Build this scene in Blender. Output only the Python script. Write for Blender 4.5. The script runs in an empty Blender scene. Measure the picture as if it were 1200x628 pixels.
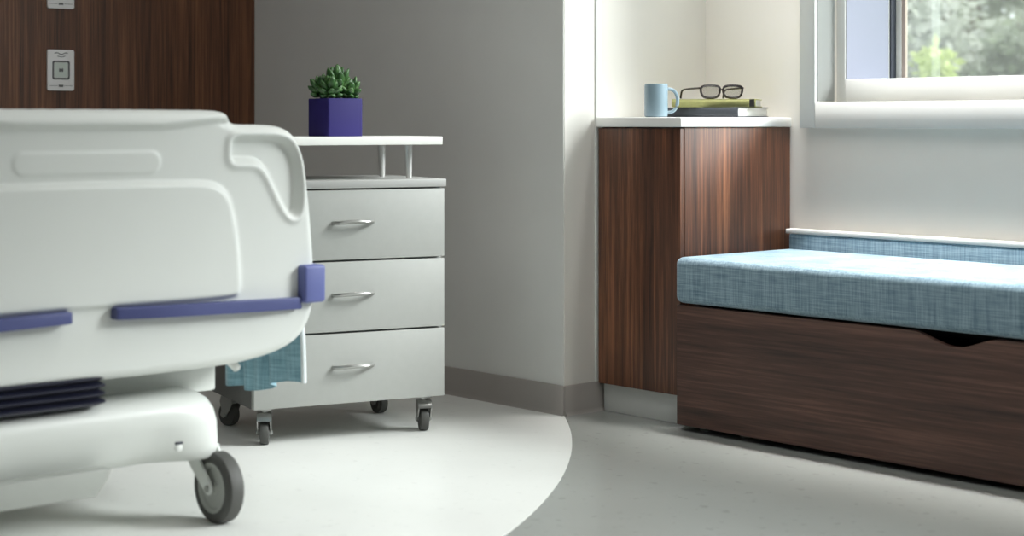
import bpy, bmesh, math, random
import numpy as np
from mathutils import Vector, Matrix
random.seed(4)
C = bpy.context.scene.collection
PI = math.pi
sc = bpy.context.scene

# ------------------------------------------------------------------ materials
def new_mat(name):
    m = bpy.data.materials.new(name); m.use_nodes = True
    nt = m.node_tree
    return m, nt, nt.nodes['Principled BSDF']

def lin(c):
    return tuple(((v / 12.92) if v <= 0.04045 else ((v + 0.055) / 1.055) ** 2.4) for v in c) + (1,)

def coords(nt, scale):
    tc = nt.nodes.new('ShaderNodeTexCoord'); mp = nt.nodes.new('ShaderNodeMapping')
    mp.inputs['Scale'].default_value = scale
    nt.links.new(tc.outputs['Object'], mp.inputs['Vector'])
    return mp.outputs['Vector']

def noise(nt, vec, scale, detail=4, rough=0.55):
    n = nt.nodes.new('ShaderNodeTexNoise')
    n.inputs['Scale'].default_value = scale; n.inputs['Detail'].default_value = detail
    n.inputs['Roughness'].default_value = rough
    nt.links.new(vec, n.inputs['Vector'])
    return n.outputs['Fac']

def ramp(nt, fac, stops):
    r = nt.nodes.new('ShaderNodeValToRGB')
    e = r.color_ramp.elements
    while len(e) < len(stops): e.new(0.5)
    for k, (p, c) in enumerate(stops): e[k].position = p; e[k].color = c
    nt.links.new(fac, r.inputs['Fac'])
    return r.outputs['Color']

def bump(nt, fac, b, strength, dist=0.001):
    n = nt.nodes.new('ShaderNodeBump'); n.inputs['Strength'].default_value = strength
    n.inputs['Distance'].default_value = dist
    nt.links.new(fac, n.inputs['Height']); nt.links.new(n.outputs['Normal'], b.inputs['Normal'])

def plain(name, c, rough=0.5, metal=0.0, var=0.04, scale=6, bmp=0.0, bscale=300, coat=0.0):
    m, nt, b = new_mat(name)
    col = lin(c)
    v = coords(nt, (1, 1, 1))
    lo = tuple(x * (1 - var) for x in col[:3]) + (1,); hi = tuple(min(1, x * (1 + var)) for x in col[:3]) + (1,)
    nt.links.new(ramp(nt, noise(nt, v, scale), [(0.3, lo), (0.7, hi)]), b.inputs['Base Color'])
    b.inputs['Roughness'].default_value = rough; b.inputs['Metallic'].default_value = metal
    b.inputs['Coat Weight'].default_value = coat
    if bmp: bump(nt, noise(nt, v, bscale, 2), b, bmp)
    return m

def wood(name, scale, c0, c1, c2, rough=0.42):
    m, nt, b = new_mat(name)
    v = coords(nt, scale)
    big = noise(nt, v, 1.0, 3, 0.5)
    fine = noise(nt, v, 4.5, 6, 0.65)
    mx = nt.nodes.new('ShaderNodeMath'); mx.operation = 'MULTIPLY_ADD'
    nt.links.new(fine, mx.inputs[0]); mx.inputs[1].default_value = 0.6
    m2 = nt.nodes.new('ShaderNodeMath'); m2.operation = 'MULTIPLY'; m2.inputs[1].default_value = 0.42
    nt.links.new(big, m2.inputs[0]); nt.links.new(m2.outputs[0], mx.inputs[2])
    nt.links.new(ramp(nt, mx.outputs[0], [(0.37, lin(c0)), (0.52, lin(c1)), (0.67, lin(c2))]), b.inputs['Base Color'])
    b.inputs['Roughness'].default_value = rough
    bump(nt, fine, b, 0.08, 0.0006)
    return m

def fabric(name, c0, c1, sx=1.0):
    m, nt, b = new_mat(name)
    h = noise(nt, coords(nt, (10 * sx, 10 * sx, 260)), 1.0, 4, 0.6)
    w = noise(nt, coords(nt, (240 * sx, 240 * sx, 9)), 1.0, 4, 0.6)
    mx = nt.nodes.new('ShaderNodeMath'); mx.operation = 'ADD'
    nt.links.new(h, mx.inputs[0]); nt.links.new(w, mx.inputs[1])
    hf = nt.nodes.new('ShaderNodeMath'); hf.operation = 'MULTIPLY'; hf.inputs[1].default_value = 0.5
    nt.links.new(mx.outputs[0], hf.inputs[0])
    nt.links.new(ramp(nt, hf.outputs[0], [(0.38, lin(c0)), (0.62, lin(c1))]), b.inputs['Base Color'])
    b.inputs['Roughness'].default_value = 0.9
    b.inputs['Sheen Weight'].default_value = 0.25
    bump(nt, hf.outputs[0], b, 0.35, 0.001)
    return m

M = {}
M['wall_grey'] = plain('grey wall paint', (0.89, 0.89, 0.875), 0.75, var=0.015, bmp=0.05)
M['wall_white'] = plain('white wall paint', (0.90, 0.89, 0.865), 0.7, var=0.012, bmp=0.05)
M['wall_taupe'] = plain('taupe wall paint', (0.55, 0.53, 0.51), 0.75, var=0.015)
M['wall_bright'] = plain('bright white wall paint', (0.96, 0.945, 0.915), 0.7, var=0.01, bmp=0.05)
M['ceiling'] = plain('ceiling paint', (0.80, 0.80, 0.80), 0.8, var=0.01)
M['baseboard'] = plain('grey vinyl base', (0.65, 0.63, 0.61), 0.45, var=0.03)
M['kick'] = plain('pale laminate kick', (0.88, 0.88, 0.865), 0.4, var=0.03)
M['frame'] = plain('white window frame', (0.90, 0.905, 0.895), 0.4, var=0.01)
M['step_shade'] = plain('window step shade grey', (0.50, 0.51, 0.50), 0.5, var=0.01)  # shade on the window step painted as a darker grey
M['jamb_tint'] = plain('lavender grey jamb tint', (0.52, 0.535, 0.60), 0.5, var=0.01)  # sky tint and dimness of the white jamb put into the colour
M['gasket'] = plain('dark gasket', (0.16, 0.18, 0.23), 0.5)
M['bead'] = plain('tan bead', (0.72, 0.66, 0.62), 0.6)
M['wood_v'] = wood('walnut vertical grain', (22, 22, 0.7), (0.22, 0.13, 0.09), (0.375, 0.23, 0.155), (0.58, 0.375, 0.255))
M['wood_wall'] = wood('dark walnut wall panel', (30, 30, 0.7), (0.24, 0.14, 0.09), (0.39, 0.245, 0.16), (0.53, 0.35, 0.23))
M['wood_h'] = wood('walnut horizontal grain', (0.7, 24, 24), (0.21, 0.135, 0.11), (0.33, 0.22, 0.18), (0.46, 0.325, 0.27))
M['wood_in'] = plain('dark inside', (0.10, 0.09, 0.09), 0.7)
M['counter'] = plain('white solid surface', (0.95, 0.95, 0.94), 0.3, var=0.01)
M['plastic'] = plain('white moulded plastic', (0.865, 0.875, 0.86), 0.42, var=0.01)
M['bumper'] = plain('violet blue bumper', (0.285, 0.31, 0.50), 0.5, var=0.03)
M['bellows'] = plain('navy rubber bellows', (0.07, 0.08, 0.16), 0.5)
M['rubber'] = plain('grey rubber tyre', (0.30, 0.30, 0.29), 0.6, var=0.06)
M['hub'] = plain('pale grey hub', (0.68, 0.69, 0.67), 0.4)
M['metal'] = plain('brushed steel', (0.88, 0.88, 0.87), 0.35, metal=0.55, var=0.03)
M['chrome'] = plain('satin chrome', (0.66, 0.66, 0.65), 0.3, metal=0.85, var=0.03)
M['cornerbumper'] = plain('pale violet corner bumper', (0.39, 0.42, 0.64), 0.5, var=0.03)
M['greymetal'] = plain('grey painted metal', (0.62, 0.63, 0.61), 0.45)
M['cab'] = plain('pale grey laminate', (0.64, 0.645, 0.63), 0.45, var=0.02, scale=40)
M['side_shade'] = plain('side shade grey', (0.36, 0.36, 0.35), 0.5, var=0.02)  # shade of the cabinet's sides put into a darker grey
M['cabtop'] = plain('grey laminate top', (0.64, 0.64, 0.63), 0.45, var=0.02)
M['shelfwhite'] = plain('white shelf', (0.95, 0.95, 0.93), 0.35, var=0.01)
M['pot'] = plain('indigo glazed pot', (0.165, 0.14, 0.385), 0.62, var=0.05)
M['pot'].node_tree.nodes['Principled BSDF'].inputs['Specular IOR Level'].default_value = 0.2
M['soil'] = plain('soil', (0.12, 0.10, 0.08), 0.95, var=0.3, scale=120)
M['stem'] = plain('succulent stem', (0.25, 0.33, 0.2), 0.7)
M['fabric'] = fabric('blue linen upholstery', (0.37, 0.48, 0.545), (0.62, 0.72, 0.77))
M['blanket'] = fabric('blue woven blanket', (0.42, 0.57, 0.63), (0.60, 0.75, 0.80), 1.4)
M['hem'] = plain('white hem', (0.90, 0.93, 0.94), 0.85)
M['mattress'] = plain('mattress cover', (0.55, 0.62, 0.66), 0.7)
M['mug'] = plain('pale blue glazed mug', (0.52, 0.605, 0.65), 0.25, var=0.02, coat=0.3)
M['olive'] = plain('olive cloth cover', (0.60, 0.60, 0.38), 0.7, var=0.08, scale=60)
M['bookgrey'] = plain('slate cloth cover', (0.22, 0.24, 0.27), 0.6, var=0.05, scale=60)
M['darkpatch'] = plain('dark spine label', (0.10, 0.10, 0.10), 0.6)
M['pages'] = plain('white page edges', (0.92, 0.92, 0.90), 0.8, var=0.03, scale=200)
M['spectacle'] = plain('dark tortoise acetate', (0.13, 0.085, 0.085), 0.25, var=0.2, scale=80)
M['plate'] = plain('white socket plastic', (0.95, 0.94, 0.94), 0.45, var=0.01)
M['mark'] = plain('grey print', (0.42, 0.42, 0.42), 0.6)
M['socketface'] = plain('pale green grey socket', (0.82, 0.85, 0.82), 0.45)
M['bark'] = plain('bark', (0.42, 0.38, 0.33), 0.9, var=0.2, scale=12, bmp=0.4, bscale=30)
M['post'] = plain('pale weathered post', (0.80, 0.80, 0.76), 0.8)
M['lawn'] = plain('lawn', (0.42, 0.52, 0.28), 0.95, var=0.25, scale=3)

def leaf_mat(name, c, trans=0.35):
    m, nt, b = new_mat(name)
    col = lin(c)
    oi = noise(nt, coords(nt, (1, 1, 1)), 2.2, 3)
    lo = tuple(x * 0.6 for x in col[:3]) + (1,); hi = tuple(min(1, x * 1.4) for x in col[:3]) + (1,)
    cc = ramp(nt, oi, [(0.35, lo), (0.65, hi)])
    nt.links.new(cc, b.inputs['Base Color']); b.inputs['Roughness'].default_value = 0.5
    tr = nt.nodes.new('ShaderNodeBsdfTranslucent'); nt.links.new(cc, tr.inputs['Color'])
    mix = nt.nodes.new('ShaderNodeMixShader'); mix.inputs[0].default_value = trans
    out = nt.nodes['Material Output']
    nt.links.new(b.outputs[0], mix.inputs[1]); nt.links.new(tr.outputs[0], mix.inputs[2]); nt.links.new(mix.outputs[0], out.inputs['Surface'])
    return m
M['leaf_a'] = leaf_mat('leaf sage green', (0.58, 0.60, 0.54), 0.4)
M['leaf_b'] = leaf_mat('leaf bright yellow green', (0.76, 0.80, 0.55), 0.45)
M['leaf_c'] = leaf_mat('leaf deep green', (0.50, 0.53, 0.46), 0.4)
M['leaf_d'] = leaf_mat('leaf grey green', (0.68, 0.69, 0.655), 0.45)

m, nt, b = new_mat('succulent leaf')
v = coords(nt, (1, 1, 1))
nt.links.new(ramp(nt, noise(nt, v, 45, 3), [(0.3, lin((0.11, 0.22, 0.10))), (0.52, lin((0.22, 0.38, 0.18))), (0.75, lin((0.48, 0.62, 0.40)))]), b.inputs['Base Color'])
b.inputs['Roughness'].default_value = 0.38
M['succulent'] = m

m, nt, b = new_mat('window glass')
nt.nodes.remove(b)
tr = nt.nodes.new('ShaderNodeBsdfTransparent'); tr.inputs['Color'].default_value = (0.95, 0.97, 0.96, 1)
gl = nt.nodes.new('ShaderNodeBsdfGlossy'); gl.inputs['Roughness'].default_value = 0.02
mix = nt.nodes.new('ShaderNodeMixShader')
mix.inputs[0].default_value = 0.05; nt.links.new(tr.outputs[0], mix.inputs[1]); nt.links.new(gl.outputs[0], mix.inputs[2])
nt.links.new(mix.outputs[0], nt.nodes['Material Output'].inputs['Surface'])
df = nt.nodes.new('ShaderNodeBsdfTranslucent'); df.inputs['Color'].default_value = (0.95, 0.97, 0.97, 1)
mx2 = nt.nodes.new('ShaderNodeMixShader'); mx2.inputs[0].default_value = 0.045  # milky veil mixed into the pane to haze the view outside
nt.links.new(mix.outputs[0], mx2.inputs[1]); nt.links.new(df.outputs[0], mx2.inputs[2])
nt.links.new(mx2.outputs[0], nt.nodes['Material Output'].inputs['Surface'])
M['glass'] = m
m, nt, b = new_mat('painted pane reflection')
nt.nodes.remove(b)
tr = nt.nodes.new('ShaderNodeBsdfTransparent')
df = nt.nodes.new('ShaderNodeBsdfTranslucent'); df.inputs['Color'].default_value = (0.85, 0.9, 0.87, 1)
mix = nt.nodes.new('ShaderNodeMixShader'); mix.inputs[0].default_value = 0.07  # faint pale veil that paints a reflection on the pane
nt.links.new(tr.outputs[0], mix.inputs[1]); nt.links.new(df.outputs[0], mix.inputs[2])
nt.links.new(mix.outputs[0], nt.nodes['Material Output'].inputs['Surface'])
M['pane_reflection'] = m
m, nt, b = new_mat('clear lens')
nt.nodes.remove(b)
tr = nt.nodes.new('ShaderNodeBsdfTransparent'); tr.inputs['Color'].default_value = (0.9, 0.9, 0.89, 1)
gl = nt.nodes.new('ShaderNodeBsdfGlossy'); gl.inputs['Roughness'].default_value = 0.03
mix = nt.nodes.new('ShaderNodeMixShader'); mix.inputs[0].default_value = 0.12
nt.links.new(tr.outputs[0], mix.inputs[1]); nt.links.new(gl.outputs[0], mix.inputs[2])
nt.links.new(mix.outputs[0], nt.nodes['Material Output'].inputs['Surface'])
M['lens'] = m

def vinyl(name, c, speck, rough):
    m, nt, b = new_mat(name)
    v = coords(nt, (1, 1, 1))
    col = lin(c)
    def k(f): return tuple(min(1, x * f) for x in col[:3]) + (1,)
    base = ramp(nt, noise(nt, v, 2.2, 5, 0.55), [(0.25, k(0.95)), (0.75, k(1.04))])
    spots = ramp(nt, noise(nt, v, 30, 3, 0.5), [(0.30, (1, 1, 1, 1)), (0.37, (0, 0, 0, 1))])
    mul = nt.nodes.new('ShaderNodeMath'); mul.operation = 'MULTIPLY'; mul.inputs[1].default_value = 0.55
    nt.links.new(spots, mul.inputs[0])
    mx = nt.nodes.new('ShaderNodeMix'); mx.data_type = 'RGBA'
    nt.links.new(mul.outputs[0], mx.inputs['Factor']); nt.links.new(base, mx.inputs['A'])
    mx.inputs['B'].default_value = k(speck)
    nt.links.new(mx.outputs['Result'], b.inputs['Base Color'])
    b.inputs['Roughness'].default_value = rough
    return m
M['floor'] = vinyl('grey speckled vinyl', (0.59, 0.60, 0.585), 0.70, 0.22)
M['inlay'] = vinyl('pale speckled vinyl', (0.895, 0.90, 0.885), 0.85, 0.33)

# ------------------------------------------------------------------ mesh helpers
def obj(name, bm, mat, parent=None, smooth=True, loc=None, rotz=None, angle=35):
    me = bpy.data.meshes.new(name)
    bmesh.ops.recalc_face_normals(bm, faces=bm.faces)
    if smooth:
        for f in bm.faces: f.smooth = True
        for e in bm.edges:
            if len(e.link_faces) == 2 and e.calc_face_angle(0) > math.radians(angle): e.smooth = False
    bm.to_mesh(me); bm.free()
    o = bpy.data.objects.new(name, me); C.objects.link(o)
    if mat: me.materials.append(mat)
    if parent: o.parent = parent
    if loc: o.location = loc
    if rotz is not None: o.rotation_euler = (0, 0, rotz)
    return o

def thing(name, label, cat, loc=(0, 0, 0), rotz=0, group=None):
    o = bpy.data.objects.new(name, None); C.objects.link(o)
    o.empty_display_size = 0.1
    o.location = loc; o.rotation_euler = (0, 0, rotz); o['label'] = label; o['category'] = cat
    if group: o['group'] = group
    return o

def tag(o, label, cat, group=None, kind=None):
    o['label'] = label; o['category'] = cat
    if group: o['group'] = group
    if kind: o['kind'] = kind
    return o

def struct(o):
    o['kind'] = 'structure'; return o

def box(bm, lo, hi, r=0.0, seg=2):
    vs = [bm.verts.new((x, y, z)) for x in (lo[0], hi[0]) for y in (lo[1], hi[1]) for z in (lo[2], hi[2])]
    fs = [(0, 1, 3, 2), (4, 6, 7, 5), (0, 4, 5, 1), (2, 3, 7, 6), (0, 2, 6, 4), (1, 5, 7, 3)]
    faces = [bm.faces.new([vs[i] for i in f]) for f in fs]
    if r > 0:
        es = list({e for f in faces for e in f.edges})
        bmesh.ops.bevel(bm, geom=es, offset=r, segments=seg, profile=0.5, affect='EDGES')
    return bm

def B(lo, hi, r=0.0, seg=2):
    return box(bmesh.new(), lo, hi, r, seg)

def prism(bm, pts, axis, a, b, r=0.0, seg=2):
    """polygon pts (2D) extruded along axis from a to b"""
    def P(p, t):
        return {'x': (t, p[0], p[1]), 'y': (p[0], t, p[1]), 'z': (p[0], p[1], t)}[axis]
    v0 = [bm.verts.new(P(p, a)) for p in pts]; v1 = [bm.verts.new(P(p, b)) for p in pts]
    n = len(pts)
    fs = [bm.faces.new(v0), bm.faces.new(v1)]
    caps = [e for f in fs for e in f.edges]
    for i in range(n): bm.faces.new((v0[i], v0[(i + 1) % n], v1[(i + 1) % n], v1[i]))
    if r > 0: bmesh.ops.bevel(bm, geom=caps, offset=r, segments=seg, profile=0.5, affect='EDGES')
    return bm

def tube(bm, path, rad, n=10, closed=False, flat=1.0):
    path = [Vector(p) for p in path]
    rads = rad if isinstance(rad, (list, tuple)) else [rad] * len(path)
    rings = []; N = len(path); up = Vector((0, 0, 1))
    for i, p in enumerate(path):
        a = path[(i - 1) % N] if (closed or i > 0) else p
        c = path[(i + 1) % N] if (closed or i < N - 1) else p
        t = (c - a).normalized()
        ref = up if abs(t.z) < 0.93 else Vector((0.6, 0.8, 0))
        u = t.cross(ref).normalized(); w = u.cross(t).normalized()
        rings.append([bm.verts.new(p + u * math.cos(2 * PI * k / n) * rads[i] + w * math.sin(2 * PI * k / n) * rads[i] * flat) for k in range(n)])
    m = N if closed else N - 1
    for i in range(m):
        r0, r1 = rings[i], rings[(i + 1) % N]
        for k in range(n): bm.faces.new((r0[k], r0[(k + 1) % n], r1[(k + 1) % n], r1[k]))
    if not closed:
        bm.faces.new(rings[0]); bm.faces.new(rings[-1])
    return bm

def lathe(bm, prof, n=40, axis='z', c=(0, 0, 0), close=False):
    """prof: list of (radius, height); closes ends with fans where radius 0"""
    def P(r, h, a):
        x, y = r * math.cos(a), r * math.sin(a)
        q = {'z': (x, y, h), 'y': (x, h, y), 'x': (h, x, y)}[axis]
        return (q[0] + c[0], q[1] + c[1], q[2] + c[2])
    rings = []
    for r, h in prof:
        if r < 1e-6: rings.append([bm.verts.new(P(0, h, 0))])
        else: rings.append([bm.verts.new(P(r, h, 2 * PI * k / n)) for k in range(n)])
    pairs = list(zip(rings, rings[1:])) + ([(rings[-1], rings[0])] if close else [])
    for a, b in pairs:
        for k in range(n):
            k2 = (k + 1) % n
            if len(a) == 1 and len(b) == 1: continue
            if len(a) == 1: bm.faces.new((a[0], b[k2], b[k]))
            elif len(b) == 1: bm.faces.new((a[k], a[k2], b[0]))
            else: bm.faces.new((a[k], a[k2], b[k2], b[k]))
    return bm

def chaikin(pts, it=2, closed=True):
    pts = [tuple(p) for p in pts]
    for _ in range(it):
        q = []
        n = len(pts)
        for i in range(n if closed else n - 1):
            a, b = pts[i], pts[(i + 1) % n]
            q.append(tuple(0.75 * x + 0.25 * y for x, y in zip(a, b))); q.append(tuple(0.25 * x + 0.75 * y for x, y in zip(a, b)))
        pts = q if closed else [pts[0]] + q + [pts[-1]]
    return pts

def rrect(x0, y0, x1, y1, r, n=6):
    out = []
    for cx, cy, a0 in ((x1 - r, y1 - r, 0), (x0 + r, y1 - r, 90), (x0 + r, y0 + r, 180), (x1 - r, y0 + r, 270)):
        for k in range(n + 1):
            a = math.radians(a0 + 90 * k / n); out.append((cx + r * math.cos(a), cy + r * math.sin(a)))
    return out

# ------------------------------------------------------------------ room shell
CEIL = 3.0
XR, YB = 1.6, -2.2            # right and rear walls (behind the camera)
XH, YG, XC, YW = -5.72, 3.704, -3.942, 4.37   # headwall, grey wall, column side, window wall
WT = 0.36
struct(obj('floor', B((XH - 0.2, YB - 0.2, -0.12), (XR + 0.2, YW + 0.3, 0.0)), M['floor']))
# round pale inlay (part of a circle centred near the bed)
cx, cy, cr = -6.436, 0.4006, 4.141
poly = [(XH, YB)]
def clip_arc():
    pts = []
    for k in range(0, 721):
        a = math.radians(-90 + 180 * k / 720)
        x, y = cx + cr * math.cos(a), cy + cr * math.sin(a)
        if x > XH and YB < y < YG - 0.0005: pts.append((x, y))
    return pts
arc = clip_arc()
inl = [(XH, arc[0][1])] + arc + [(XH, YG)]
inl = [p for i, p in enumerate(inl) if i == 0 or (abs(p[0] - inl[i - 1][0]) + abs(p[1] - inl[i - 1][1])) > 1e-5]
bm = bmesh.new(); prism(bm, inl, 'z', -0.01, 0.0015)
struct(obj('trim_1', bm, M['inlay'], smooth=False))
struct(obj('ceiling', B((XH - 0.2, YB - 0.2, CEIL), (XR + 0.2, YW + 0.3, CEIL + 0.12)), M['ceiling']))
struct(obj('wall_head', B((XH - 0.15, YB - 0.15, 0), (XH, YG + 0.5, CEIL)), M['wood_wall'], smooth=False))
struct(obj('wall_grey', B((XH, YG, 0), (XC, YW + WT, CEIL)), M['wall_grey'], smooth=False))
# the return of the grey wall is painted white: a skin over the column side and alcove
struct(obj('wall_column', B((XC - 0.004, YG + 0.004, 0), (XC + 0.002, 3.846, CEIL)), M['wall_white'], smooth=False))
struct(obj('wall_alcove', B((XC - 0.004, 3.846, 0), (XC + 0.004, YW, CEIL)), M['wall_white'], smooth=False))
struct(obj('trim_2', B((XC, 3.843, 0.095), (XC + 0.007, 3.870, CEIL), 0.001), M['frame']))
struct(obj('wall_rear', B((XH, YB - 0.15, 0), (XR, YB, CEIL)), M['wall_taupe'], smooth=False))
struct(obj('wall_right', B((XR, YB - 0.15, 0), (XR + 0.15, YW + WT, CEIL)), M['wall_taupe'], smooth=False))
# window wall with its opening
WX0, WX1, WZ0, WZ1 = -3.444, 1.2, 0.993, 2.78
bm = bmesh.new()
box(bm, (XC, YW, 0), (WX0, YW + WT, CEIL)); box(bm, (WX1, YW, 0), (XR, YW + WT, CEIL))
box(bm, (WX0, YW, 0), (WX1, YW + WT, WZ0)); box(bm, (WX0, YW, WZ1), (WX1, YW + WT, CEIL))
struct(obj('wall_window', bm, M['wall_bright'], smooth=False))

# window: casing, stepped frame, deep jambs, sash, glass
win = struct(thing('window_1', 'wide white framed window above the bench, trees outside', 'window', (0, 0, 0)))
bm = bmesh.new()
box(bm, (-3.506, 4.338, 0.911), (WX0, YW, 2.86), 0.003); box(bm, (WX1, 4.338, 0.911), (WX1 + 0.062, YW, 2.86), 0.003)
box(bm, (WX0, 4.338, 0.911), (WX1, YW, WZ0), 0.003); box(bm, (WX0, 4.338, WZ1), (WX1, YW, 2.86), 0.003)
obj('casing', bm, M['frame'], win)
bm = bmesh.new()
JX, JZ = -3.41, 1.068
box(bm, (WX0, 4.45, WZ0), (JX, 4.74, WZ1), 0.003); box(bm, (WX1 - 0.035, 4.45, WZ0), (WX1, 4.74, WZ1), 0.003)
box(bm, (JX, 4.45, WZ0), (WX1 - 0.035, 4.74, JZ), 0.003); box(bm, (JX, 4.45, WZ1 - 0.05), (WX1 - 0.035, 4.74, WZ1), 0.003)
obj('window_frame', bm, M['frame'], win)
obj('step_shade_strip', B((WX0, 4.350, WZ0 + 0.004), (WX0 + 0.003, 4.436, WZ1)), M['step_shade'], win, smooth=False)  # grey strip standing in for shade on the stepped frame
obj('jamb_tint_skin', B((JX, 4.456, JZ), (JX + 0.003, 4.68, WZ1 - 0.05)), M['jamb_tint'], win, smooth=False)  # added skin over the white jamb, bluer and dimmer than its paint
def ring(bm, x0, x1, z0, z1, w, ya, yb, r=0.001):
    box(bm, (x0, ya, z0), (x0 + w, yb, z1), r); box(bm, (x1 - w, ya, z0), (x1, yb, z1), r)
    box(bm, (x0 + w, ya, z0), (x1 - w, yb, z0 + w * 0.3), r); box(bm, (x0 + w, ya, z1 - w), (x1 - w, yb, z1), r)
bm = bmesh.new(); box(bm, (JX, 4.69, JZ), (JX + 0.006, 4.717, WZ1 - 0.05)); obj('gasket', bm, M['gasket'], win, smooth=False)
bm = bmesh.new(); ring(bm, JX, WX1 - 0.035, JZ, WZ1 - 0.05, 0.020, 4.724, 4.742); obj('sash', bm, M['frame'], win)
bm = bmesh.new(); box(bm, (JX + 0.020, 4.728, JZ + 0.006), (JX + 0.034, 4.742, WZ1 - 0.07), 0.001); obj('glazing_bead', bm, M['bead'], win)
obj('pane', B((JX + 0.03, 4.733, JZ + 0.004), (WX1 - 0.05, 4.737, WZ1 - 0.065)), M['glass'], win, smooth=False)
obj('pane_reflection', B((-3.268, 4.720, JZ + 0.004), (-3.236, 4.724, WZ1 - 0.065)), M['pane_reflection'], win, smooth=False)  # thin strip standing in for a vertical reflection in the glazing

# base boards with a small toe cove
def base_profile(h, t): return [(0, 0), (t + 0.008, 0), (t + 0.003, 0.006), (t, 0.014), (t, h - 0.003), (t - 0.002, h), (0, h)]
bm = bmesh.new(); prism(bm, [(YG - a, z) for a, z in base_profile(0.095, 0.008)], 'x', XH, XC + 0.010)
struct(obj('baseboard_grey', bm, M['baseboard']))
bm = bmesh.new(); prism(bm, [(XC + 0.002 + a, z) for a, z in base_profile(0.095, 0.008)], 'y', YG + 0.0005, 3.872)
struct(obj('baseboard_column', bm, M['baseboard']))

# ------------------------------------------------------------------ wall plates on the wood wall
def plate(z0, z1, label):
    t = thing('wall_plate', label, 'wall plate', (XH, 2.872, (z0 + z1) / 2), 0, 'white plates on the wood wall')
    h = (z1 - z0) / 2; w = 0.052
    bm = bmesh.new(); prism(bm, rrect(-w, -h, w, h, 0.006), 'x', 0.0005, 0.009, 0.002); obj('plate', bm, M['plate'], t)
    def frame(y, z, hw, hh, th):
        bm = bmesh.new()
        o_, i_ = rrect(-hw, -hh, hw, hh, 0.008), rrect(-hw + th, -hh + th, hw - th, hh - th, 0.006)
        vo = [bm.verts.new((0.0105, y + a, z + b)) for a, b in o_]; vi = [bm.verts.new((0.0105, y + a, z + b)) for a, b in i_]
        wo = [bm.verts.new((0.009, y + a, z + b)) for a, b in o_]
        n = len(o_)
        for k in range(n):
            k2 = (k + 1) % n
            bm.faces.new((vo[k], vo[k2], vi[k2], vi[k])); bm.faces.new((vo[k], wo[k], wo[k2], vo[k2]))
        return bm
    obj('socket_frame', frame(0, 0.0, 0.034, 0.034, 0.006), M['mark'], t)
    bm = bmesh.new(); prism(bm, rrect(-0.027, -0.027, 0.027, 0.027, 0.006), 'x', 0.0085, 0.0098); obj('socket_face', bm, M['socketface'], t)
    bm = bmesh.new()
    box(bm, (0.0098, -0.008, -0.006), (0.0106, -0.002, 0.006)); box(bm, (0.0098, 0.002, -0.006), (0.0106, 0.008, 0.006)); box(bm, (0.0098, -0.002, -0.001), (0.0106, 0.002, 0.003))
    obj('socket_mark', bm, M['mark'], t, smooth=False)
    bm = bmesh.new()
    tube(bm, [(0.0092, -0.026 + 0.052 * k / 10, h - 0.014 + 0.003 * math.sin(k * 0.9)) for k in range(11)], 0.0016, 5)
    obj('printed_mark', bm, M['mark'], t); bm = bmesh.new()
    tube(bm, [(0.0092, -0.014 + 0.03 * k / 6, h - 0.023 - 0.003 * math.sin(k / 6 * PI)) for k in range(7)], 0.0014, 5)
    obj('printed_mark', bm, M['mark'], t); bm = bmesh.new()
    box(bm, (0.009, -0.009, -h + 0.013), (0.0096, 0.009, -h + 0.021)); box(bm, (0.009, -0.045, -h + 0.0165), (0.0094, -0.012, -h + 0.018)); box(bm, (0.009, 0.012, -h + 0.0165), (0.0094, 0.045, -h + 0.018))
    obj('printed_mark', bm, M['mark'], t)
plate(1.044, 1.192, 'complete white socket plate on the dark wood wall, the lower of two')
plate(1.341, 1.489, 'white plate on the dark wood wall cut by the photo top edge, upper of two')

# ------------------------------------------------------------------ tall walnut cabinet in the alcove
cab = thing('wall_cabinet', 'tall dark walnut cabinet with white top in the alcove beside the window', 'cabinet', (XC + 0.014, 3.86, 0))
W_, D_ = 0.362, 0.508     # local x 0..W_, y 0..D_
bm = bmesh.new(); box(bm, (0, 0.004, 0.09), (W_ - 0.002, D_, 0.914), 0.0015)
obj('cabinet_body', bm, M['wood_v'], cab)
obj('door', B((0.002, -0.015, 0.092), (W_ - 0.003, 0.003, 0.910), 0.0015), M['wood_v'], cab)
obj('kick_plate', B((0.0, 0.012, 0), (W_ - 0.02, 0.03, 0.09), 0.001), M['kick'], cab)
obj('countertop', B((-0.002, -0.022, 0.9145), (W_ + 0.006, D_ - 0.001, 0.945), 0.003), M['counter'], cab)

# mug
TZ = 0.945
RV = Vector((0.663, 0.749, 0))   # direction along the picture's right
mug = thing('mug', 'pale blue mug on the white cabinet top beside the books', 'mug', (-3.745, 3.922, TZ + 0.0005))
r = 0.0375
prof = [(0, 0.0), (r - 0.006, 0.0), (r - 0.001, 0.003), (r, 0.010), (r, 0.100), (r - 0.001, 0.1045), (r - 0.002, 0.1052), (r - 0.004, 0.104), (r - 0.0045, 0.098), (r - 0.0045, 0.012), (r - 0.010, 0.007), (0, 0.006)]
obj('cup', lathe(bmesh.new(), prof, 48), M['mug'], mug)
hp = []
for k in range(17):
    a = math.radians(100 - 200 * k / 16)
    hp.append(RV * (r - 0.004 + 0.004 + 0.034 * max(0, math.cos(a)) ** 0.7 - 0.003) + Vector((0, 0, 0.052 + 0.037 * math.sin(a))))
obj('handle', tube(bmesh.new(), hp, 0.0055, 10), M['mug'], mug)

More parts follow.
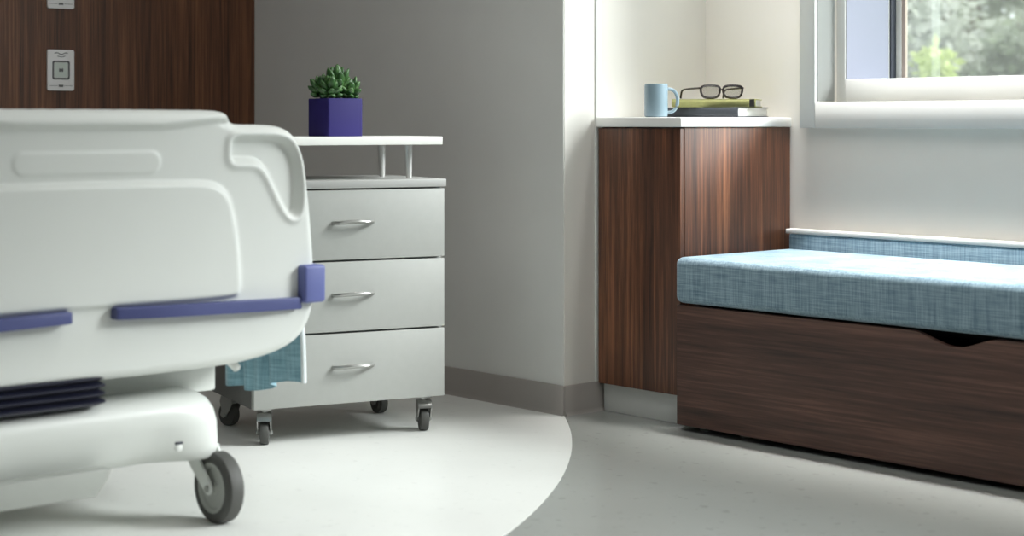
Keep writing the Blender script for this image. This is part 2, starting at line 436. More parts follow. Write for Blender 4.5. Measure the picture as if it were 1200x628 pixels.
# books (local: x along spine from the near right corner to the left, y away from spine)
def book(label, corner, ang, L, W, T, z, cover, patch=None):
    t = thing('book', label, 'book', (corner[0], corner[1], z), math.radians(ang), 'books on the cabinet top')
    ct = 0.0028
    bm = bmesh.new()
    box(bm, (-L, 0.002, 0), (0, W, ct), 0.0008); box(bm, (-L, 0.002, T - ct), (0, W, T), 0.0008)
    pr = [(0.004, 0), (0.0012, 0.004), (0, T * 0.3), (0, T * 0.7), (0.0012, T - 0.004), (0.004, T), (0.006, T - ct), (0.0045, T * 0.5), (0.006, ct)]
    prism(bm, pr, 'x', -L, 0)
    obj('cover', bm, cover, t)
    bm = bmesh.new(); box(bm, (-L + 0.004, 0.006, ct), (-0.004, W - 0.004, T - ct), 0.0006); obj('page_block', bm, M['pages'], t)
    if patch:
        obj('spine_label', B((-patch[0] - patch[1], -0.0006, 0.001), (-patch[0], 0.002, T - 0.001)), M['darkpatch'], t, smooth=False)
book('slate grey book lying flat on the white cabinet top under the olive book', (-3.585, 4.128), 9, 0.282, 0.190, 0.032, TZ + 0.0006, M['bookgrey'])
book('thinner olive green book lying on the slate grey book, under the glasses', (-3.574, 4.203), 33, 0.272, 0.165, 0.026, TZ + 0.0332, M['olive'], (0.004, 0.016))

# eyeglasses on the olive book
gz = TZ + 0.0332 + 0.026 + 0.0006
gl = thing('eyeglasses', 'dark framed eyeglasses standing on the olive book', 'glasses', (-3.681, 4.160, gz), math.atan2(0.749, 0.663))
def lens_outline(cx):
    base = [(-0.030, 0.036), (-0.016, 0.0415), (0.010, 0.0415), (0.031, 0.038), (0.032, 0.024), (0.026, 0.006), (0.010, 0.0015), (-0.010, 0.0015), (-0.025, 0.006), (-0.0315, 0.024)]
    return [(cx + x, 0.0, z + 0.0015) for x, z in chaikin(base, 2)]
bm = bmesh.new()
for s in (-1, 1): tube(bm, lens_outline(s * 0.036), 0.0038, 8, closed=True)
tube(bm, [(-0.010, 0, 0.027), (-0.005, -0.001, 0.030), (0.005, -0.001, 0.030), (0.010, 0, 0.027)], 0.0026, 8)
for s in (-1, 1): tube(bm, [(s * 0.062, 0, 0.034), (s * 0.070, 0.001, 0.035)], 0.0028, 8)
obj('rim', bm, M['spectacle'], gl)
for s in (-1, 1):
    bm = bmesh.new(); vs = [bm.verts.new((x, 0.0004, z)) for x, y, z in lens_outline(s * 0.036)]; f = bm.faces.new(vs)
    bmesh.ops.solidify(bm, geom=[f], thickness=0.0012)
    obj('lens', bm, M['lens'], gl)
    x0 = s * 0.070
    dx = -0.045
    path = [(x0, 0.001, 0.035), (x0 + dx * 0.5, 0.050, 0.034), (x0 + dx * 0.95, 0.093, 0.032), (x0 + dx * 1.06, 0.105, 0.027), (x0 + dx * 1.1, 0.112, 0.015), (x0 + dx * 1.12, 0.115, 0.003)]
    obj('temple', tube(bmesh.new(), chaikin(path, 2, False), 0.0032, 8), M['spectacle'], gl)

# ------------------------------------------------------------------ window bench
bx0, by0, bx1 = -3.532, 3.79, -1.15
ben = thing('window_bench', 'long dark walnut storage bench under the window, with a scooped drawer front', 'bench', (bx0, by0, 0))
L_ = bx1 - bx0
def X(x): return x - bx0
front = [(0, 0.018), (L_, 0.018), (L_, 0.3775)]
top = [(X(-2.40), 0.3775)]
for k in range(21):
    t = k / 20; x = -2.425 + (-2.682 + 2.425) * t
    top.append((X(x), 0.3775 - 0.031 * (0.5 - 0.5 * math.cos(2 * PI * t)) ** 0.8))
front += top + [(0, 0.3775)]
bm = bmesh.new(); prism(bm, front, 'y', 0, 0.020)
obj('drawer_front', bm, M['wood_h'], ben, smooth=False)
bm = bmesh.new()
box(bm, (0.004, 0.022, 0.03), (0.022, 0.574, 0.372)); box(bm, (L_ - 0.022, 0.022, 0.03), (L_ - 0.004, 0.574, 0.372)); box(bm, (0.022, 0.022, 0.03), (L_ - 0.022, 0.574, 0.048))
box(bm, (0.022, 0.556, 0.048), (L_ - 0.022, 0.574, 0.372)); box(bm, (0.022, 0.12, 0.352), (L_ - 0.022, 0.556, 0.372))
obj('carcass', bm, M['wood_in'], ben, smooth=False)
for px in (0.06, 0.22, 1.2, 2.2):
    for py in (0.06, 0.52):
        obj('foot', lathe(bmesh.new(), [(0, 0), (0.014, 0), (0.016, 0.004), (0.012, 0.03), (0, 0.03)], 16, c=(px, py, 0.0)), M['greymetal'], ben)

def cushion(bm, x0, x1, y0, y1, z0, z1, R=0.028, crown=0.004, nx=60, ny=20):
    """box cushion with rounded edges"""
    box(bm, (x0, y0, z0), (x1, y1, z1), R, 6)
    return bm
bm = bmesh.new(); cushion(bm, -3.540, bx1, 3.785, 4.325, 0.3835, 0.5225, 0.022)
seat = obj('seat_cushion', bm, M['fabric'])
tag(seat, 'long pale blue linen seat cushion lying on the walnut bench', 'cushion')
# piping along the front edges (sewn seam)
bk = thing('backrest', 'low blue padded backrest with white cap rail along the wall behind the cushion', 'backrest', (-3.545, 4.37, 0))
obj('pad', B((0, -0.040, 0.40), (2.40, -0.002, 0.5695), 0.008, 3), M['fabric'], bk)
obj('cap_rail', B((-0.006, -0.046, 0.5700), (2.40, -0.001, 0.5845), 0.002), M['counter'], bk)

# ------------------------------------------------------------------ bedside cabinet
u = Vector((0.25194, 0.96774, 0)); nrm = Vector((0.96774, -0.25194, 0))
org = Vector((-4.155, 2.710, 0)) + nrm * 0.045
# local frame: x = along the front (to picture right), y = backwards, z up
bc = thing('bedside_cabinet', 'pale grey three-drawer bedside cabinet on casters beside the bed', 'cabinet', org, math.atan2(u.y, u.x))
x0, x1, dep = -0.034, 0.561, 0.44
bm = bmesh.new(); box(bm, (x0, 0.024, 0.109), (x1, dep, 0.735), 0.0015); obj('cabinet_body', bm, M['cab'], bc)
for px in (x0 - 0.0005, x1 - 0.0075): obj('side_shade_panel', B((px, 0.0245, 0.109), (px + 0.008, dep + 0.001, 0.735), 0.001), M['side_shade'], bc)  # thin skins that carry the painted shade of the sides
obj('top_panel', B((x0 - 0.004, -0.004, 0.7365), (x1 + 0.005, dep + 0.004, 0.7600), 0.002), M['cabtop'], bc)
def handle_bm(cxx, z):
    bm = bmesh.new()
    p = [(cxx - 0.062, 0.0, z - 0.004), (cxx - 0.056, -0.012, z - 0.003), (cxx - 0.042, -0.023, z - 0.002), (cxx - 0.02, -0.028, z), (cxx + 0.02, -0.028, z + 0.0), (cxx + 0.042, -0.023, z - 0.002), (cxx + 0.056, -0.012, z - 0.003), (cxx + 0.062, 0.0, z - 0.004)]
    tube(bm, chaikin(p, 2, False), 0.0060, 10)
    return bm
for z0, z1, hz in ((0.110, 0.3135, 0.220), (0.3195, 0.5225, 0.430), (0.5285, 0.7315, 0.640)):
    d = obj('drawer', B((x0, 0.0, z0), (x1, 0.0185, z1), 0.0012), M['cab'], bc)
    obj('drawer_handle', handle_bm(0.267, hz), M['chrome'], d)
# raised shelf on tapered legs
bm = bmesh.new(); prism(bm, [(x0 - 0.002, 0.0), (x1 - 0.006, 0.0), (x1 - 0.006, 0.30), (x1 - 0.14, 0.36), (x0 - 0.002, 0.36)], 'z', 0.8625, 0.8870, 0.0015)
obj('raised_shelf', bm, M['shelfwhite'], bc)
for lx, ly in ((0.478, 0.075), (0.478 + 0.0, 0.285), (0.06, 0.075), (0.06, 0.285)):
    bm = bmesh.new()
    tube(bm, [(lx - 0.003, ly, 0.8625), (lx, ly, 0.7602)], [0.0135, 0.0085], 14)
    obj('shelf_leg', bm, M['metal'], bc)
def small_caster(px, py, rot):
    e = bpy.data.objects.new('caster', None); C.objects.link(e)
    e.parent = bc; e.location = (px, py, 0); e.rotation_euler = (0, 0, rot)
    me = bmesh.new()
    # hood with two cheeks and a swivel plate, in the mesh of the caster itself
    C.objects.unlink(e); bpy.data.objects.remove(e)
    lathe(me, [(0, 0.1085), (0.026, 0.1085), (0.026, 0.102), (0.012, 0.100), (0.012, 0.092), (0, 0.092)], 20)
    hood = [(-0.022, 0.034), (-0.016, 0.05), (-0.024, 0.075), (-0.018, 0.092), (0.016, 0.094), (0.026, 0.086), (0.030, 0.072), (0.018, 0.05), (0.002, 0.030), (-0.010, 0.026)]
    for s in (-1, 1): prism(me, [(a, b) for a, b in hood], 'y', s * 0.019 - 0.0015, s * 0.019 + 0.0015)
    arch = [(-0.020, 0.090), (0.0, 0.096), (0.018, 0.094), (0.029, 0.082), (0.031, 0.072), (0.027, 0.072), (0.025, 0.080), (0.016, 0.089), (0.0, 0.091), (-0.020, 0.086)]
    prism(me, arch, 'y', -0.020, 0.020)
    lathe(me, [(0, -0.024), (0.006, -0.024), (0.006, 0.024), (0, 0.024)], 12, axis='y', c=(-0.004, 0, 0.036))
    c = obj('caster', me, M['chrome'], bc, loc=(px, py, 0), rotz=rot)
    obj('caster_wheel', lathe(bmesh.new(), [(0, -0.0145), (0.020, -0.0145), (0.022, -0.012), (0.0345, -0.012), (0.036, -0.008), (0.036, 0.008), (0.0345, 0.012), (0.022, 0.012), (0.020, 0.0145), (0, 0.0145)], 32, axis='y', c=(-0.004, 0, 0.0365)), M['rubber'], c)
small_caster(0.014, 0.050, math.radians(-112)); small_caster(0.515, 0.050, math.radians(-104))
small_caster(0.515, 0.395, math.radians(-80)); small_caster(0.020, 0.395, math.radians(-66))

# ------------------------------------------------------------------ succulent in an indigo pot
pp = Vector((-4.185, 2.995, 0.8875))
pl = thing('potted_succulent', 'green succulent in a square indigo pot on the bedside cabinet', 'plant', pp, math.radians(85))
h, ph = 0.060, 0.113
bm = bmesh.new()
so = chaikin([(h * a, h * b) for a, b in ((1, 1), (-1, 1), (-1, -1), (1, -1))], 0)
outer = rrect(-h, -h, h, h, 0.006, 4); inner = rrect(-h + 0.006, -h + 0.006, h - 0.006, h - 0.006, 0.004, 4)
n = len(outer)
loops = [[bm.verts.new((x, y, 0)) for x, y in outer], [bm.verts.new((x, y, ph - 0.002)) for x, y in outer], [bm.verts.new((x * 0.98, y * 0.98, ph)) for x, y in outer],
         [bm.verts.new((x, y, ph)) for x, y in inner], [bm.verts.new((x, y, 0.02)) for x, y in inner]]
bm.faces.new(loops[0]); bm.faces.new(loops[-1])
for a, b_ in zip(loops, loops[1:]):
    for k in range(n): bm.faces.new((a[k], a[(k + 1) % n], b_[(k + 1) % n], b_[k]))
obj('pot', bm, M['pot'], pl)
bm = bmesh.new(); prism(bm, rrect(-h + 0.007, -h + 0.007, h - 0.007, h - 0.007, 0.004, 4), 'z', 0.021, ph - 0.010); obj('soil', bm, M['soil'], pl)
def leaf(bm, base, d, length, wid, thick):
    d = Vector(d).normalized(); side = d.cross(Vector((0, 0, 1)))
    side = side.normalized() if side.length > 1e-3 else Vector((1, 0, 0))
    nn = side.cross(d).normalized()
    prof = [(0.0, 0.35), (0.12, 0.55), (0.3, 0.85), (0.5, 1.0), (0.68, 0.93), (0.82, 0.7), (0.93, 0.38), (1.0, 0.0)]
    rings = []
    for t, w in prof:
        c = Vector(base) + d * (length * t) + nn * (0.12 * length * t * t)
        if w == 0: rings.append([bm.verts.new(c)]); continue
        rings.append([bm.verts.new(c + side * math.cos(2 * PI * k / 10) * wid * w + nn * math.sin(2 * PI * k / 10) * thick * w) for k in range(10)])
    bm.faces.new(rings[0])
    for a, b_ in zip(rings, rings[1:]):
        for k in range(10):
            if len(b_) == 1: bm.faces.new((a[k], a[(k + 1) % 10], b_[0]))
            else: bm.faces.new((a[k], a[(k + 1) % 10], b_[(k + 1) % 10], b_[k]))
rosettes = [(0.002, -0.004, 0.026, 1.0), (-0.032, -0.026, 0.010, 0.82), (0.034, -0.024, 0.006, 0.78), (-0.028, 0.032, 0.012, 0.82), (0.032, 0.030, 0.014, 0.86)]
for rx, ry, rz, s in rosettes:
    bm = bmesh.new()
    zb = ph - 0.012
    tube(bm, [(rx, ry, zb), (rx * 1.05, ry * 1.05, zb + rz + 0.018 * s)], 0.006 * s, 8)
    tilt = Vector((rx, ry, 0)) * 6
    for ringk, (cnt, el, ln) in enumerate(((3, 76, 0.060), (5, 52, 0.060), (6, 26, 0.050), (5, 6, 0.036))):
        for k in range(cnt):
            a = 2 * PI * (k + 0.5 * (ringk % 2)) / cnt + random.uniform(-0.2, 0.2)
            e = math.radians(el + random.uniform(-7, 7))
            d = Vector((math.cos(a) * math.cos(e), math.sin(a) * math.cos(e), math.sin(e))) + tilt * 0.9
            leaf(bm, (rx + 0.006 * math.cos(a), ry + 0.006 * math.sin(a), zb + 0.008 + rz + 0.006 * (3 - ringk)), d, ln * s * random.uniform(0.85, 1.12), 0.0150 * s, 0.0095 * s)
    obj('rosette', bm, M['succulent'], pl, angle=70)

# ------------------------------------------------------------------ hospital bed
# local frame: origin on the floor under the middle of the footboard; x towards the room (out of the footboard), y right in picture
bed = thing('hospital_bed', 'white hospital bed with moulded footboard and violet bumpers in the left foreground', 'bed', (-3.38, 1.765, 0))
half = [(0.0, 0.957), (0.20, 0.957), (0.318, 0.957), (0.343, 0.953), (0.358, 0.940), (0.372, 0.926), (0.395, 0.924), (0.45, 0.924), (0.505, 0.920), (0.540, 0.903), (0.558, 0.875),
        (0.572, 0.834), (0.583, 0.77), (0.592, 0.69), (0.599, 0.608), (0.602, 0.54), (0.598, 0.49), (0.585, 0.445), (0.560, 0.412), (0.52, 0.390), (0.46, 0.376), (0.38, 0.366), (0.25, 0.363), (0.0, 0.363)]
outline = half + [(-a, b) for a, b in reversed(half[1:-1])]
outline = np.array(chaikin(outline, 2))
ZC = 0.655
def sdf(P, poly):
    """signed distance (negative inside)"""
    A = poly; Bp = np.roll(poly, -1, axis=0)
    d2 = np.full(len(P), 1e9); inside = np.zeros(len(P), bool)
    for a, b_ in zip(A, Bp):
        e = b_ - a; w = P - a
        t = np.clip((w @ e) / max(e @ e, 1e-12), 0, 1)
        q = w - t[:, None] * e
        d2 = np.minimum(d2, (q ** 2).sum(1))
        c1 = (a[1] <= P[:, 1]) != (b_[1] <= P[:, 1])
        if abs(e[1]) > 1e-12:
            xi = a[0] + (P[:, 1] - a[1]) / e[1] * e[0]
            inside ^= c1 & (P[:, 0] < xi)
    d = np.sqrt(d2)
    return np.where(inside, -d, d)
def sstep(x, a, b_):
    t = np.clip((x - a) / (b_ - a), 0, 1); return t * t * (3 - 2 * t)
NA, NR = 1040, 96
ang = np.linspace(0, 2 * PI, NA, endpoint=False)
oa = np.arctan2(outline[:, 1] - ZC, outline[:, 0]); orad = np.hypot(outline[:, 0], outline[:, 1] - ZC)
idx = np.argsort(oa); oa, orad = oa[idx], orad[idx]
rad = np.interp(np.mod(ang + PI, 2 * PI) - PI, np.concatenate([oa - 2 * PI, oa, oa + 2 * PI]), np.tile(orad, 3))
ts = 1 - (1 - np.linspace(0.0, 1, NR)) ** 1.35
ts = ts[1:]
PP = np.array([(t * r_ * math.cos(a), ZC + t * r_ * math.sin(a)) for t in ts for a, r_ in zip(ang, rad)])
ds = -sdf(PP, outline)
ds = np.maximum(ds, 0)
ER = 0.026
rail0 = np.array([(-0.36, 0.90), (0.36, 0.90), (0.36, 1.0), (-0.36, 1.0)])
ER = 0.026 + 0.016 * sstep(-sdf(PP, rail0), 0.0, 0.03)
edge = np.where(ds < ER, ER - np.sqrt(np.maximum(ER ** 2 - (ER - np.minimum(ds, ER)) ** 2, 0)), 0) * (0.026 / ER) ** 0.3
ya = np.abs(PP[:, 0])
# relief of the front
rel = np.zeros(len(PP))
rail = np.array(chaikin([(-0.352, 0.918), (0.352, 0.918), (0.362, 0.99), (-0.362, 0.99)], 1))
rel += 0.017 * sstep(-sdf(PP, rail), -0.010, 0.012)
slot = np.array(rrect(-0.176, 0.815, 0.176, 0.866, 0.0245, 8))
rel += 0.0026 * sstep(-sdf(PP, slot), -0.004, 0.006)
lo = [(0, 0.797), (0.25, 0.796), (0.315, 0.790), (0.348, 0.765), (0.364, 0.72), (0.376, 0.65), (0.382, 0.58), (0.383, 0.535), (0.36, 0.522), (0, 0.524)]
lower = np.array(chaikin(lo + [(-a, b) for a, b in reversed(lo[1:-1])], 2))
rel += 0.016 * sstep(-sdf(PP, lower), -0.005, 0.011)
grip = np.array(chaikin([(0.366, 0.894), (0.362, 0.870), (0.362, 0.838), (0.395, 0.838), (0.432, 0.836), (0.458, 0.815), (0.480, 0.775), (0.505, 0.73), (0.525, 0.706), (0.544, 0.708), (0.553, 0.735), (0.553, 0.80), (0.545, 0.850), (0.520, 0.884), (0.48, 0.894), (0.42, 0.894)], 2))
PA = np.stack([ya, PP[:, 1]], 1)
g = -sdf(PA, grip)
rel += -0.020 * sstep(g, -0.006, 0.013) + 0.006 * np.exp(-((g + 0.010) / 0.008) ** 2)
# the skirt below the bumper line leans gently inwards
rel += -0.010 * sstep(-PP[:, 1], -0.50, -0.37)
TH = 0.058
xs = TH * 0 + rel - edge
bm = bmesh.new()
ctr = bm.verts.new((0.016, 0, ZC))
V_ = [bm.verts.new((x, p[0], p[1])) for x, p in zip(xs, PP)]
nr = len(ts)
for k in range(NA): bm.faces.new((ctr, V_[k], V_[(k + 1) % NA]))
for j in range(nr - 1):
    for k in range(NA):
        a, b_ = j * NA + k, j * NA + (k + 1) % NA
        bm.faces.new((V_[a], V_[a + NA], V_[b_ + NA], V_[b_]))
last = V_[(nr - 1) * NA:]
prev = last
for inset, xx in ((0.0, -TH + 0.02), (0.006, -TH + 0.006), (0.02, -TH)):
    rr_ = []
    for k in range(NA):
        f_ = 1 - inset / rad[k]
        rr_.append(bm.verts.new((xx, rad[k] * f_ * math.cos(ang[k]), ZC + rad[k] * f_ * math.sin(ang[k]))))
    for k in range(NA): bm.faces.new((prev[k], rr_[k], rr_[(k + 1) % NA], prev[(k + 1) % NA]))
    prev = rr_
cb = bm.verts.new((-TH, 0, ZC))
for k in range(NA): bm.faces.new((prev[k], cb, prev[(k + 1) % NA]))
obj('footboard', bm, M['plastic'], bed, angle=80)

# violet bumpers: two bars and two corner blocks
for s in (-1, 1):
    pts = [(-0.012, 0.053), (0.028, 0.053), (0.032, 0.06), (0.031, 0.25), (0.026, 0.42), (0.018, 0.544), (-0.012, 0.544)]
    bm = bmesh.new()
    v0 = [bm.verts.new((x, s * y, 0.4985 - 0.012 * (y - 0.053) / 0.49)) for x, y in pts]
    v1 = [bm.verts.new((x, s * y, 0.5245 - 0.010 * (y - 0.053) / 0.49)) for x, y in pts]
    bm.faces.new(v0); bm.faces.new(v1)
    ed = list(bm.edges)
    for k in range(len(pts)): bm.faces.new((v0[k], v0[(k + 1) % len(pts)], v1[(k + 1) % len(pts)], v1[k]))
    bmesh.ops.bevel(bm, geom=ed, offset=0.0035, segments=3, profile=0.5, affect='EDGES')
    obj('bumper_bar', bm, M['bumper'], bed)
    bm = bmesh.new(); ys = sorted((s * 0.545, s * 0.606)); box(bm, (-0.066, ys[0], 0.500), (0.030, ys[1], 0.590), 0.008, 3)
    obj('corner_bumper', bm, M['cornerbumper'], bed)

# chassis under the footboard: end cover with rounded ends
def superbox(bm, cx_, cy_, hx, hy, z0, z1, e=4.0, n=96, prof=None):
    rings = []
    for sc_, z in prof:
        ring_ = []
        for k in range(n):
            a = 2 * PI * k / n
            c, s_ = math.cos(a), math.sin(a)
            x = (abs(c) ** (2 / e)) * (1 if c >= 0 else -1); y = (abs(s_) ** (2 / e)) * (1 if s_ >= 0 else -1)
            ring_.append(bm.verts.new((cx_ + x * (hx - sc_), cy_ + y * (hy - sc_ * 0.8), z)))
        rings.append(ring_)
    bm.faces.new(rings[0]); bm.faces.new(rings[-1])
    for a, b_ in zip(rings, rings[1:]):
        for k in range(n): bm.faces.new((a[k], a[(k + 1) % n], b_[(k + 1) % n], b_[k]))
    return bm
bm = bmesh.new()
superbox(bm, -0.245, 0, 0.245, 0.381, 0, 0, 5, prof=[(0.03, 0.148), (0.012, 0.150), (0.004, 0.158), (0.0, 0.176), (0.0, 0.20), (0.002, 0.235), (0.009, 0.262), (0.022, 0.283), (0.045, 0.297), (0.075, 0.303), (0.11, 0.3045)])
for v_ in bm.verts:
    if v_.co.x > -0.12: v_.co.x -= 0.08 * max(0, 0.285 - v_.co.z) / 0.13 * (1 - float(sstep(abs(v_.co.y), 0.17, 0.36))) * float(sstep(v_.co.x, -0.12, -0.06))
obj('chassis_cover', bm, M['plastic'], bed, angle=60)
bm = bmesh.new()
for s in (-1, 1): box(bm, (-2.15, s * 0.30 - 0.03, 0.18), (-0.4, s * 0.30 + 0.03, 0.25), 0.006)
box(bm, (-2.15, -0.36, 0.17), (-2.05, 0.36, 0.26), 0.01)
obj('chassis_rail', bm, M['greymetal'], bed)
bm = bmesh.new(); prism(bm, [(-0.42, 0.170), (0.058, 0.170), (0.050, 0.150), (0.020, 0.1135), (-0.42, 0.1135)], 'x', -0.05, -0.006, 0.003)
obj('pedal_skirt', bm, M['greymetal'], bed)
bm = bmesh.new(); lathe(bm, [(0, 0), (0.009, 0), (0.009, 0.005), (0.006, 0.007), (0, 0.007)], 18, axis='x', c=(-0.003, 0.222, 0.196)); obj('cover_screw', bm, M['plastic'], bed)
bm = bmesh.new(); box(bm, (-0.004, 0.214, 0.203), (0.0035, 0.232, 0.209), 0.001); obj('screw_slot', bm, M['gasket'], bed)
# lift column and bellows between chassis and sleep deck
bm = bmesh.new(); box(bm, (-0.60, -0.425, 0.285), (-0.17, 0.424, 0.44), 0.006)
obj('lift_frame', bm, M['plastic'], bed)
bm = bmesh.new()
prof = []
for k in range(4):
    z = 0.3075 + 0.018 * k
    prof += [(0.0 + 0.014, z), (0.0, z + 0.006), (0.0, z + 0.010), (0.014, z + 0.0165)]
superbox(bm, -0.10, -0.17, 0.09, 0.230, 0, 0, 8, prof=prof)
obj('bellows', bm, M['bellows'], bed, angle=20)
# deck, mattress, head end
bm = bmesh.new(); box(bm, (-2.16, -0.53, 0.44), (-0.06, 0.53, 0.50), 0.008); obj('sleep_deck', bm, M['greymetal'], bed)
bm = bmesh.new(); box(bm, (-2.14, -0.50, 0.50), (-0.07, 0.50, 0.655), 0.04, 4); obj('mattress_pad', bm, M['mattress'], bed)
bm = bmesh.new(); box(bm, (-2.22, -0.52, 0.42), (-2.17, 0.52, 0.945), 0.02, 4); obj('headboard', bm, M['plastic'], bed)
bm = bmesh.new(); tube(bm, [(-0.058, 0.395, 0.385), (-0.085, 0.405, 0.372), (-0.085, 0.43, 0.345)], [0.012, 0.013, 0.010], 12); obj('mounting_bracket', bm, M['plastic'], bed)
# castors
def bed_caster(px, py, post):
    # px, py = wheel contact; post = local x of the swivel post
    hubz = 0.0825
    yy = py
    sw = post - px
    me = bmesh.new()
    tube(me, [(sw, 0.0, 0.176), (sw, 0.0, 0.150)], 0.020, 16)
    arm = [(sw - 0.022, 0.172), (sw + 0.024, 0.172), (sw + 0.036, 0.140), (0.014, 0.094), (0.016, 0.076), (0.002, 0.066), (-0.014, 0.074), (sw * 0.55 - 0.004, 0.098), (sw - 0.018, 0.135)]
    for s in (-1, 1): prism(me, chaikin(arm, 2), 'y', s * 0.0285 - 0.003, s * 0.0285 + 0.003, 0.001)
    box(me, (sw - 0.026, -0.031, 0.162), (sw + 0.026, 0.031, 0.174), 0.003)
    c = obj('caster', me, M['plastic'], bed, loc=(px, yy, 0))
    hw = 0.0225
    obj('caster_wheel', lathe(bmesh.new(), [(0.058, -hw + 0.001), (0.068, -hw), (0.076, -hw + 0.002), (0.0815, -hw + 0.008), (0.0825, -0.006), (0.0825, 0.006), (0.0815, hw - 0.008), (0.076, hw - 0.002), (0.068, hw), (0.058, hw - 0.001)], 64, axis='y', c=(0, 0, hubz), close=True), M['rubber'], c)
    obj('wheel_hub', lathe(bmesh.new(), [(0, -hw + 0.004), (0.014, -hw + 0.004), (0.016, -hw + 0.009), (0.046, -hw + 0.009), (0.050, -hw + 0.003), (0.059, -hw + 0.001), (0.059, hw - 0.001), (0.050, hw - 0.003), (0.046, hw - 0.009), (0.016, hw - 0.009), (0.014, hw - 0.004), (0, hw - 0.004)], 48, axis='y', c=(0, 0, hubz)), M['hub'], c)
    obj('axle_bolt', lathe(bmesh.new(), [(0, -0.036), (0.007, -0.036), (0.0085, -0.033), (0.0085, 0.033), (0.007, 0.036), (0, 0.036)], 14, axis='y', c=(0, 0, hubz)), M['greymetal'], c)
bed_caster(-0.040, 0.352, -0.112); bed_caster(-0.040, -0.352, -0.112); bed_caster(-2.05, 0.33, -2.10); bed_caster(-2.05, -0.33, -2.10)

# ------------------------------------------------------------------ blanket: over the mattress, hanging on the far side
bl = thing('blanket', 'blue woven blanket hanging down beneath the corner of the bed footboard', 'blanket', (-3.38, 1.765, 0))
def blanket_pt(s, t):
    """s: 0 at footboard end .. 1 towards the head; t: path from middle of the bed over the edge down"""
    x = -0.098 - 0.315 * s
    drop_len = 0.43 if True else 0
    fold = 0.014 * math.sin(s * 17 + 0.5) + 0.008 * math.sin(s * 31 + 1.9)
    if t < 0.5:
        k = t / 0.5
        y = 0.20 + (0.52 - 0.20) * k; z = 0.661
    else:
        k = (t - 0.5) / 0.5
        zb = 0.290 - 0.038 * (1 / (1 + math.exp(-(s - 0.36) / 0.05))) + 0.002 * math.sin(s * 17)
        yy = 0.53 + 0.085 * (1 - math.exp(-k * 4))
        y = yy + fold * min(1, k * 1.6); z = 0.648 + (zb - 0.648) * k
        if k < 0.08: z = 0.661 - (0.661 - (0.648 + (zb - 0.648) * 0.08)) * (k / 0.08) ** 1.6
    return Vector((x, y, z))
NS, NT = 120, 70
bm = bmesh.new()
G = [[bm.verts.new(blanket_pt(i / NS, j / NT)) for j in range(NT + 1)] for i in range(NS + 1)]
fs = [bm.faces.new((G[i][j], G[i + 1][j], G[i + 1][j + 1], G[i][j + 1])) for i in range(NS) for j in range(NT)]
bmesh.ops.recalc_face_normals(bm, faces=bm.faces)
bmesh.ops.solidify(bm, geom=bm.faces[:], thickness=0.004)
obj('blanket_sheet', bm, M['blanket'], bl, angle=60)
bm = bmesh.new()
tube(bm, [blanket_pt(0, 0.02 + 0.98 * k / 60) + Vector((0.003, 0, 0.0)) for k in range(61)], 0.0065, 8)
obj('hem', bm, M['hem'], bl)

# ------------------------------------------------------------------ outside
struct(obj('ground', B((-40, YW + WT + 0.1, -0.6), (20, 60, -0.5)), M['lawn'], smooth=False))
def tree(name, label, cat, x, y, h, rad_, crown0, mat, n, leafs, seed, flat=1.0):
    rnd = random.Random(seed)
    t = thing(name, label, cat, (x, y, -0.5), 0, 'greenery outside the window')
    if cat == 'tree':
        bm = bmesh.new()
        tube(bm, [(0, 0, 0), (0.05, 0.02, h * 0.3), (-0.03, 0.05, h * 0.6), (0.02, 0, h * 0.9)], [0.13, 0.10, 0.07, 0.02], 12)
        for k in range(6):
            a = rnd.uniform(0, 2 * PI); z = h * rnd.uniform(0.25, 0.6)
            tube(bm, [(0, 0, z), (math.cos(a) * rad_ * 0.4, math.sin(a) * rad_ * 0.4, z + 0.5), (math.cos(a) * rad_ * 0.75, math.sin(a) * rad_ * 0.75, z + 0.9)], [0.05, 0.035, 0.012], 7)
        obj('trunk', bm, M['bark'], t)
    cl = []
    for k in range(26):
        a = rnd.uniform(0, 2 * PI); zz = rnd.random(); rr = rad_ * math.sqrt(rnd.random()) * (1 - 0.45 * abs(2 * zz - 0.8))
        cl.append((rr * math.cos(a), rr * math.sin(a), crown0 + zz * (h - crown0), rnd.uniform(0.25, 0.5) * rad_))
    vs, fc = [], []
    for k in range(n):
        cx_, cy_, cz_, cr_ = rnd.choice(cl)
        d = Vector((rnd.gauss(0, 1), rnd.gauss(0, 1), rnd.gauss(0, 0.8))).normalized() * cr_ * rnd.uniform(0.5, 1.0)
        p = Vector((cx_, cy_, cz_)) + d
        ax = Vector((rnd.gauss(0, 1), rnd.gauss(0, 1), rnd.gauss(0, 0.6))).normalized()
        sd = ax.cross(Vector((rnd.gauss(0, 1), rnd.gauss(0, 1), rnd.gauss(0, 1)))).normalized()
        l = leafs * rnd.uniform(0.7, 1.3); b0 = len(vs)
        vs += [p, p + ax * l * 0.5 + sd * l * 0.28, p + ax * l, p + ax * l * 0.5 - sd * l * 0.28]
        fc.append((b0, b0 + 1, b0 + 2, b0 + 3))
    me = bpy.data.meshes.new('foliage'); me.from_pydata([tuple(v) for v in vs], [], fc)
    o = bpy.data.objects.new('foliage', me); C.objects.link(o); me.materials.append(mat); o.parent = t
x, y = -11.40, 17.30; tree('leafy_tree', 'broad sage green tree filling the middle of the window view', 'tree', x, y, 6.0, 1.5, 0.9, M['leaf_a'], 9000, 0.16, 1)
x, y = -8.99, 12.48; tree('leafy_tree', 'pale grey-green tree at the left edge of the window pane', 'tree', x, y, 5.0, 0.9, 0.8, M['leaf_d'], 5000, 0.13, 2)
x, y = -14.30, 23.08; tree('leafy_tree', 'pale hazy tree farther off at the right of the window view', 'tree', x, y, 5.6, 1.3, 1.2, M['leaf_d'], 5000, 0.16, 3)
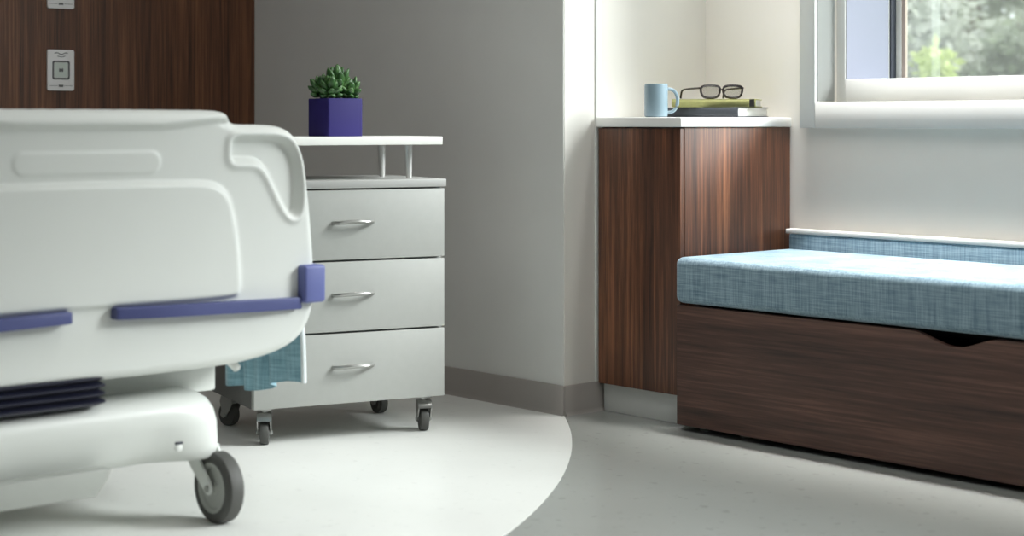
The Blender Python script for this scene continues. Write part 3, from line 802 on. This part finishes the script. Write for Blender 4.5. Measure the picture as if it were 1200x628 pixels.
x, y = -7.31, 10.61; tree('bush', 'low bright yellow-green bush at the bottom left of the window pane', 'bush', x, y, 1.95, 0.24, 0.4, M['leaf_b'], 1500, 0.09, 4)
x, y = -7.60, 12.09; tree('bush', 'low deep green bush at the bottom right of the window pane', 'bush', x, y, 2.0, 0.52, 0.5, M['leaf_c'], 2600, 0.10, 5)
x, y = -19.61, 29.16; tree('leafy_tree', 'far tall deep green tree behind the other trees outside', 'tree', x, y, 8.5, 3.2, 0.6, M['leaf_c'], 12000, 0.28, 6)

# ------------------------------------------------------------------ light
w = bpy.data.worlds.new('World'); sc.world = w; w.use_nodes = True
bg = w.node_tree.nodes['Background']; bg.inputs[0].default_value = (0.90, 0.95, 1.0, 1); bg.inputs[1].default_value = 2.1
def sun(d, strength, ang_, col=(1, 1, 1)):
    l = bpy.data.lights.new('Sun', 'SUN'); l.energy = strength; l.angle = math.radians(ang_); l.color = col
    o = bpy.data.objects.new('Sun', l); C.objects.link(o)
    o.rotation_euler = Vector(d).to_track_quat('-Z', 'Y').to_euler()
sun((-0.60, -0.58, -0.50), 7.2, 24, (0.985, 0.99, 1.0))
def overhead_fill(x, y, sx, sy, power, col=(1, 0.99, 0.98), spread=180):  # unseen overhead area lights, added to brighten parts of the room
    l = bpy.data.lights.new('OverheadFill', 'AREA'); l.shape = 'RECTANGLE'; l.size = sx; l.size_y = sy; l.energy = power; l.color = col; l.spread = math.radians(spread)
    o = bpy.data.objects.new('OverheadFill', l); C.objects.link(o); o.location = (x, y, CEIL - 0.02)
overhead_fill(-2.4, 4.16, 2.4, 0.2, 26, (1, 0.985, 0.965), 36)           # unseen strip added over the window seat to brighten the cushion
overhead_fill(-2.9, 3.3, 1.2, 0.6, 9)  # added fill for the column and alcove
overhead_fill(-4.2, 1.6, 0.8, 1.4, 10)  # added above the bed to brighten the footboard's top rail
overhead_fill(-0.8, 0.2, 1.2, 0.6, 9)  # frontal fill added from the camera side
overhead_fill(-3.74, 4.12, 0.2, 0.2, 3.2, (1, 0.97, 0.93), 110)   # unseen warm downlight added to brighten the alcove
overhead_fill(-1.8, 2.6, 0.8, 0.8, 17)  # added to lift the wall under the window

# ------------------------------------------------------------------ camera
cam = bpy.data.cameras.new('Camera'); co = bpy.data.objects.new('Camera', cam); C.objects.link(co); sc.camera = co
co.location = (0, 0, 0.93)
co.rotation_euler = (PI / 2, 0, math.radians(48.5))
cam.sensor_width = 36; cam.sensor_fit = 'HORIZONTAL'
cam.lens = 36 * 2000 / 1200
cam.shift_y = -(314 - 143) / 1200
cam.clip_start = 0.05; cam.clip_end = 200
cam.dof.use_dof = True; cam.dof.focus_distance = 5.3; cam.dof.aperture_fstop = 2.6

sc.view_settings.view_transform = 'Standard'; sc.view_settings.look = 'None'
sc.view_settings.exposure = 0.0; sc.view_settings.gamma = 1.0; sc.view_settings.use_curve_mapping = False
sc.cycles.use_denoising = True
sc.cycles.max_bounces = 10; sc.cycles.diffuse_bounces = 6; sc.cycles.transparent_max_bounces = 16
sc.cycles.sample_clamp_indirect = 6
